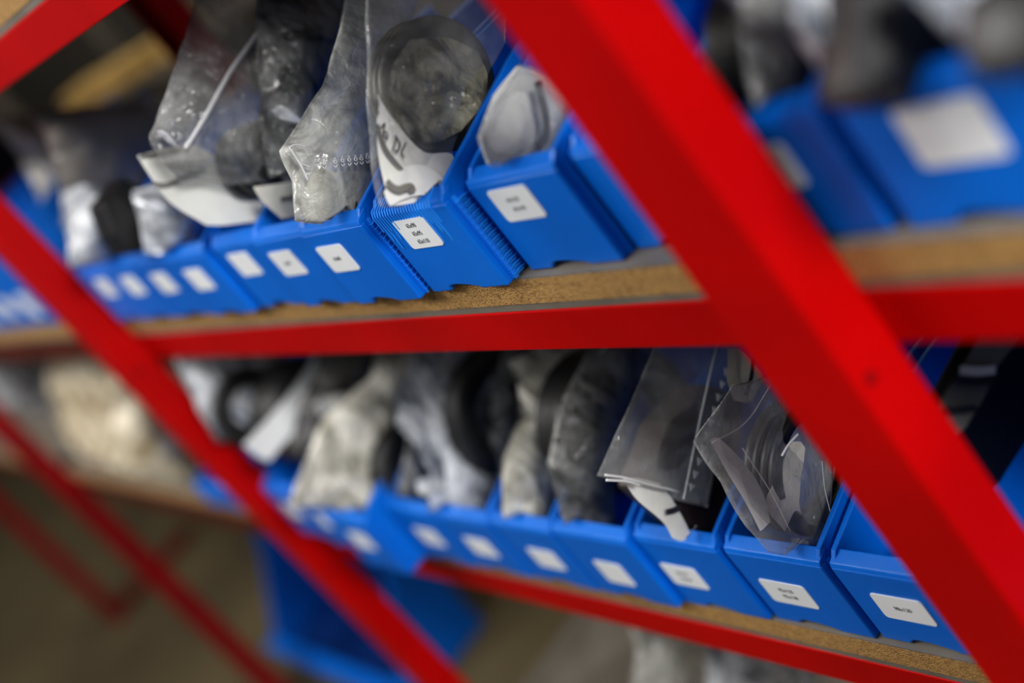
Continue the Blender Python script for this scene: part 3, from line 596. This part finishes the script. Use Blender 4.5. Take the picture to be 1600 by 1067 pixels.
# 95x125 bag
wp = sheet('paper_wad', [[(1140, 545), (1165, 550), (1195, 590)], [(1135, 590), (1160, 600), (1180, 620)], [(1145, 625), (1160, 628), (1170, 630)]], -1.95, M_cream, amp=.015, seed=140)
tag(wp, 'cream paper wad with a dark strip at the upright, above the zip bag', 'paper')
ribbon('dark_line', [(1176, 560), (1172, 590), (1164, 618)], -1.925, .010, M_ink, wp)
seals(1280, 730, -1.815, .125, 4, 'black ring seal in the clear bag of the 95x125 bin', 'seals in the bag of the 95x125 bin', dx=.020, roll=5, r=.092)
cp = sheet('paper_edge', [[(1110, 688), (1116, 684), (1124, 684)], [(1135, 735), (1147, 728), (1160, 720)], [(1165, 785), (1178, 778), (1190, 765)], [(1188, 830), (1194, 826), (1204, 815)]], -1.795, M_paper, amp=.003, seed=141)
tag(cp, 'white paper edge along the slanting bag of the 95x125 bin', 'paper')
c2 = sheet('paper_fold', [[(1235, 690), (1250, 690), (1258, 700)], [(1215, 745), (1235, 740), (1252, 745)], [(1198, 790), (1225, 775), (1250, 785)], [(1225, 830), (1240, 800), (1252, 800)]], -1.80, M_cream, amp=.010, seed=142)
tag(c2, 'folded cream paper between the film and the black seals', 'paper')
b11 = lbag([[(1165, 600), (1230, 590), (1330, 640)], [(1108, 692), (1190, 680), (1325, 720)], [(1150, 760), (1225, 770), (1320, 790)], [(1190, 830), (1245, 840), (1312, 840)], [(1222, 868), (1260, 872), (1308, 868)]], -1.778, F_clear, 143, 'clear bag folded round papers and black seals in the 95x125 bin', thick=.07, amp=.016, jag=.004)
stroke('highlight_streak', [[(1247, 678), (1232, 695), (1222, 712)]], -1.74, .0022, M_sticker, b11)  # bright streak on the film fold, painted as a white stroke
stroke('film_crease', [[(1284, 720), (1290, 770), (1306, 830)], [(1160, 700), (1205, 770), (1235, 830)], [(1205, 600), (1165, 660), (1112, 692)]], -1.762, .0007, F_zip, b11)
# right of the near upright
bm = bmesh.new(); P = [fit(onX(a, c, -1.40), -1.42) for a, c in ((1560, 480), (1690, 480), (1640, 640), (1560, 770), (1490, 750), (1475, 640))]
prism(bm, [(p.y, p.z) for p in P], 'x', -1.45, -1.40); k1 = ob('black_pack', bm, M_black, bevel=.006); tag(k1, 'black pack wrapped with grey banded paper right of the upright', 'pack')
gp = sheet('grey_cover', [[(1532, 520), (1560, 520), (1595, 528)], [(1500, 580), (1530, 575), (1558, 574)], [(1468, 635), (1500, 630), (1540, 618)], [(1480, 690), (1496, 680), (1510, 668)]], -1.388, M_inkgrey, k1, amp=.002, seed=150)
ribbon('dark_band', [(1492, 590), (1520, 591), (1553, 590)], -1.382, .018, M_ink, k1); ribbon('dark_band', [(1476, 642), (1500, 640), (1524, 637)], -1.382, .012, M_ink, k1)
ribbon('pale_band', [(1497, 578), (1525, 580), (1553, 578)], -1.381, .012, M_paper, k1)
# far bay heaps on the lower shelf
lbag([[(85, 530, -6.7), (150, 545, -6.3), (240, 550, -5.6)], [(85, 600, -6.7), (150, 610, -6.3), (240, 620, -5.5)], [(105, 665, -6.7), (170, 680, -6.2), (280, 690, -5.3)], [(140, 715, -6.6), (220, 740, -5.9), (320, 758, -5.1)]], 0, F_beige, 160, 'cream yellow heap of crumpled bags beyond the second upright', thick=.3, amp=.05, fr=5)
lbag([[(200, 600), (240, 610), (290, 640)], [(190, 670), (235, 690), (300, 700)], [(220, 730), (280, 745), (345, 765)]], -5.0, F_beige, 161, 'cream bag with a bright spot in front of the yellow heap', thick=.2, amp=.03, fr=6)
lbag([[(-40, 545), (40, 545), (115, 560)], [(-30, 600), (30, 610), (110, 630)], [(0, 635), (60, 650), (130, 675)]], -7.3, F_white, 162, 'white blurred bag at the left picture edge on the lower shelf', thick=.3, amp=.04, fr=5)
# low shelf bags at the bottom edge
lbag([[(1000, 960), (1060, 950), (1140, 950)], [(1020, 1020), (1080, 1020), (1150, 1010)], [(1010, 1100), (1090, 1100), (1170, 1100)]], -3.05, F_fog, 170, 'grey crumpled bag below the lower beam at the bottom edge', thick=.15, amp=.05, fr=7)
lbag([[(1120, 970), (1200, 970), (1300, 970)], [(1120, 1030), (1200, 1040), (1300, 1030)], [(1130, 1120), (1200, 1120), (1290, 1100)]], -2.75, F_white, 171, 'whiter crumpled bag below the lower beam by the upright', thick=.10, amp=.03, fr=7)
# cardboard behind the rack
def carton(x0, x1, y0, y1, z0, z1, lab):
    o = thing('cardboard_box', ((x0 + x1) / 2, y0, z0), lab, 'box')
    bm = bmesh.new(); box(bm, x0, x1, y0, y1, z0, z1); ob('carton', bm, M_tan, o, bevel=.004)
    bm = bmesh.new(); box(bm, x0 - .01, (x0 + x1) / 2 - .005, y0 - .01, y1 + .01, z1, z1 + .02); ob('flap', bm, M_tan, o)
    bm = bmesh.new(); box(bm, (x0 + x1) / 2 + .005, x1 + .01, y0 - .01, y1 + .01, z1, z1 + .02); ob('flap', bm, M_tan, o)
fr_ = thing('storage_rack', (-7.3, 1.62, FZ), 'blurred brown rack far behind carrying tan boxes', 'rack')
for xx in (-8.6, -5.9):
    bm = bmesh.new(); box(bm, xx, xx + .07, 1.45, 1.52, FZ, .9); box(bm, xx, xx + .07, 2.2, 2.27, FZ, .9); ob('upright', bm, M_wall, fr_)
bm = bmesh.new(); box(bm, -8.6, -5.83, 1.45, 2.27, .22, .26); ob('shelf_panel', bm, M_wall, fr_)
carton(-7.85, -6.6, 1.53, 1.7, .262, .345, 'long tan box blurred on the far rack under the top beam')
carton(-6.38, -6.08, 1.53, 1.7, .262, .37, 'small tan box beside the long one on the far rack')
# ------------------------------------------------------------------ light
w = bpy.data.worlds.new('world'); bpy.context.scene.world = w; w.use_nodes = True
w.node_tree.nodes['Background'].inputs[0].default_value = (.80, .88, 1, 1); w.node_tree.nodes['Background'].inputs[1].default_value = .13
def area(loc, tgt, size, e, col=(1, 1, 1), sy=None):
    l = bpy.data.lights.new('area', 'AREA'); l.energy = e; l.size = size * K; l.color = col
    if sy: l.shape = 'RECTANGLE'; l.size_y = sy * K
    o = bpy.data.objects.new('lamp', l); C.objects.link(o); o.location = Vector(loc) * K
    o.rotation_euler = (Vector(tgt) - Vector(loc)).to_track_quat('-Z', 'Y').to_euler(); return o
area((5.2, -1.15, 3.0), (-2.2, .0, -.2), 1.4, 68, (1, .985, .97))
area((-4.2, -3.6, 4.4), (-3.6, 0, 0), 2.2, 19, (1, .98, .95), .8)
area((.5, -3.4, 3.4), (-2.4, .2, .2), .5, 4, (.95, .98, 1))  # small lamp added to put sparkle on the plastic film
area((-1.2, -1.0, 3.6), (-2.4, .2, -.3), .35, 2.5, (.95, .98, 1))  # second small overhead lamp, added for glints on the bags
area((-9, -3.5, 5.0), (-7, 0, -1), 3, 45, (1, .95, .88))
area((-5, 2.8, 4.5), (-5, .5, 0), 2.5, 14, (1, .96, .9))
bpy.context.scene.view_settings.view_transform = 'Standard'
bpy.context.scene.view_settings.look = 'Medium High Contrast'
bpy.context.scene.view_settings.exposure = .30
bpy.context.scene.cycles.transparent_max_bounces = 32
bpy.context.scene.cycles.max_bounces = 8
bpy.context.scene.cycles.use_denoising = True
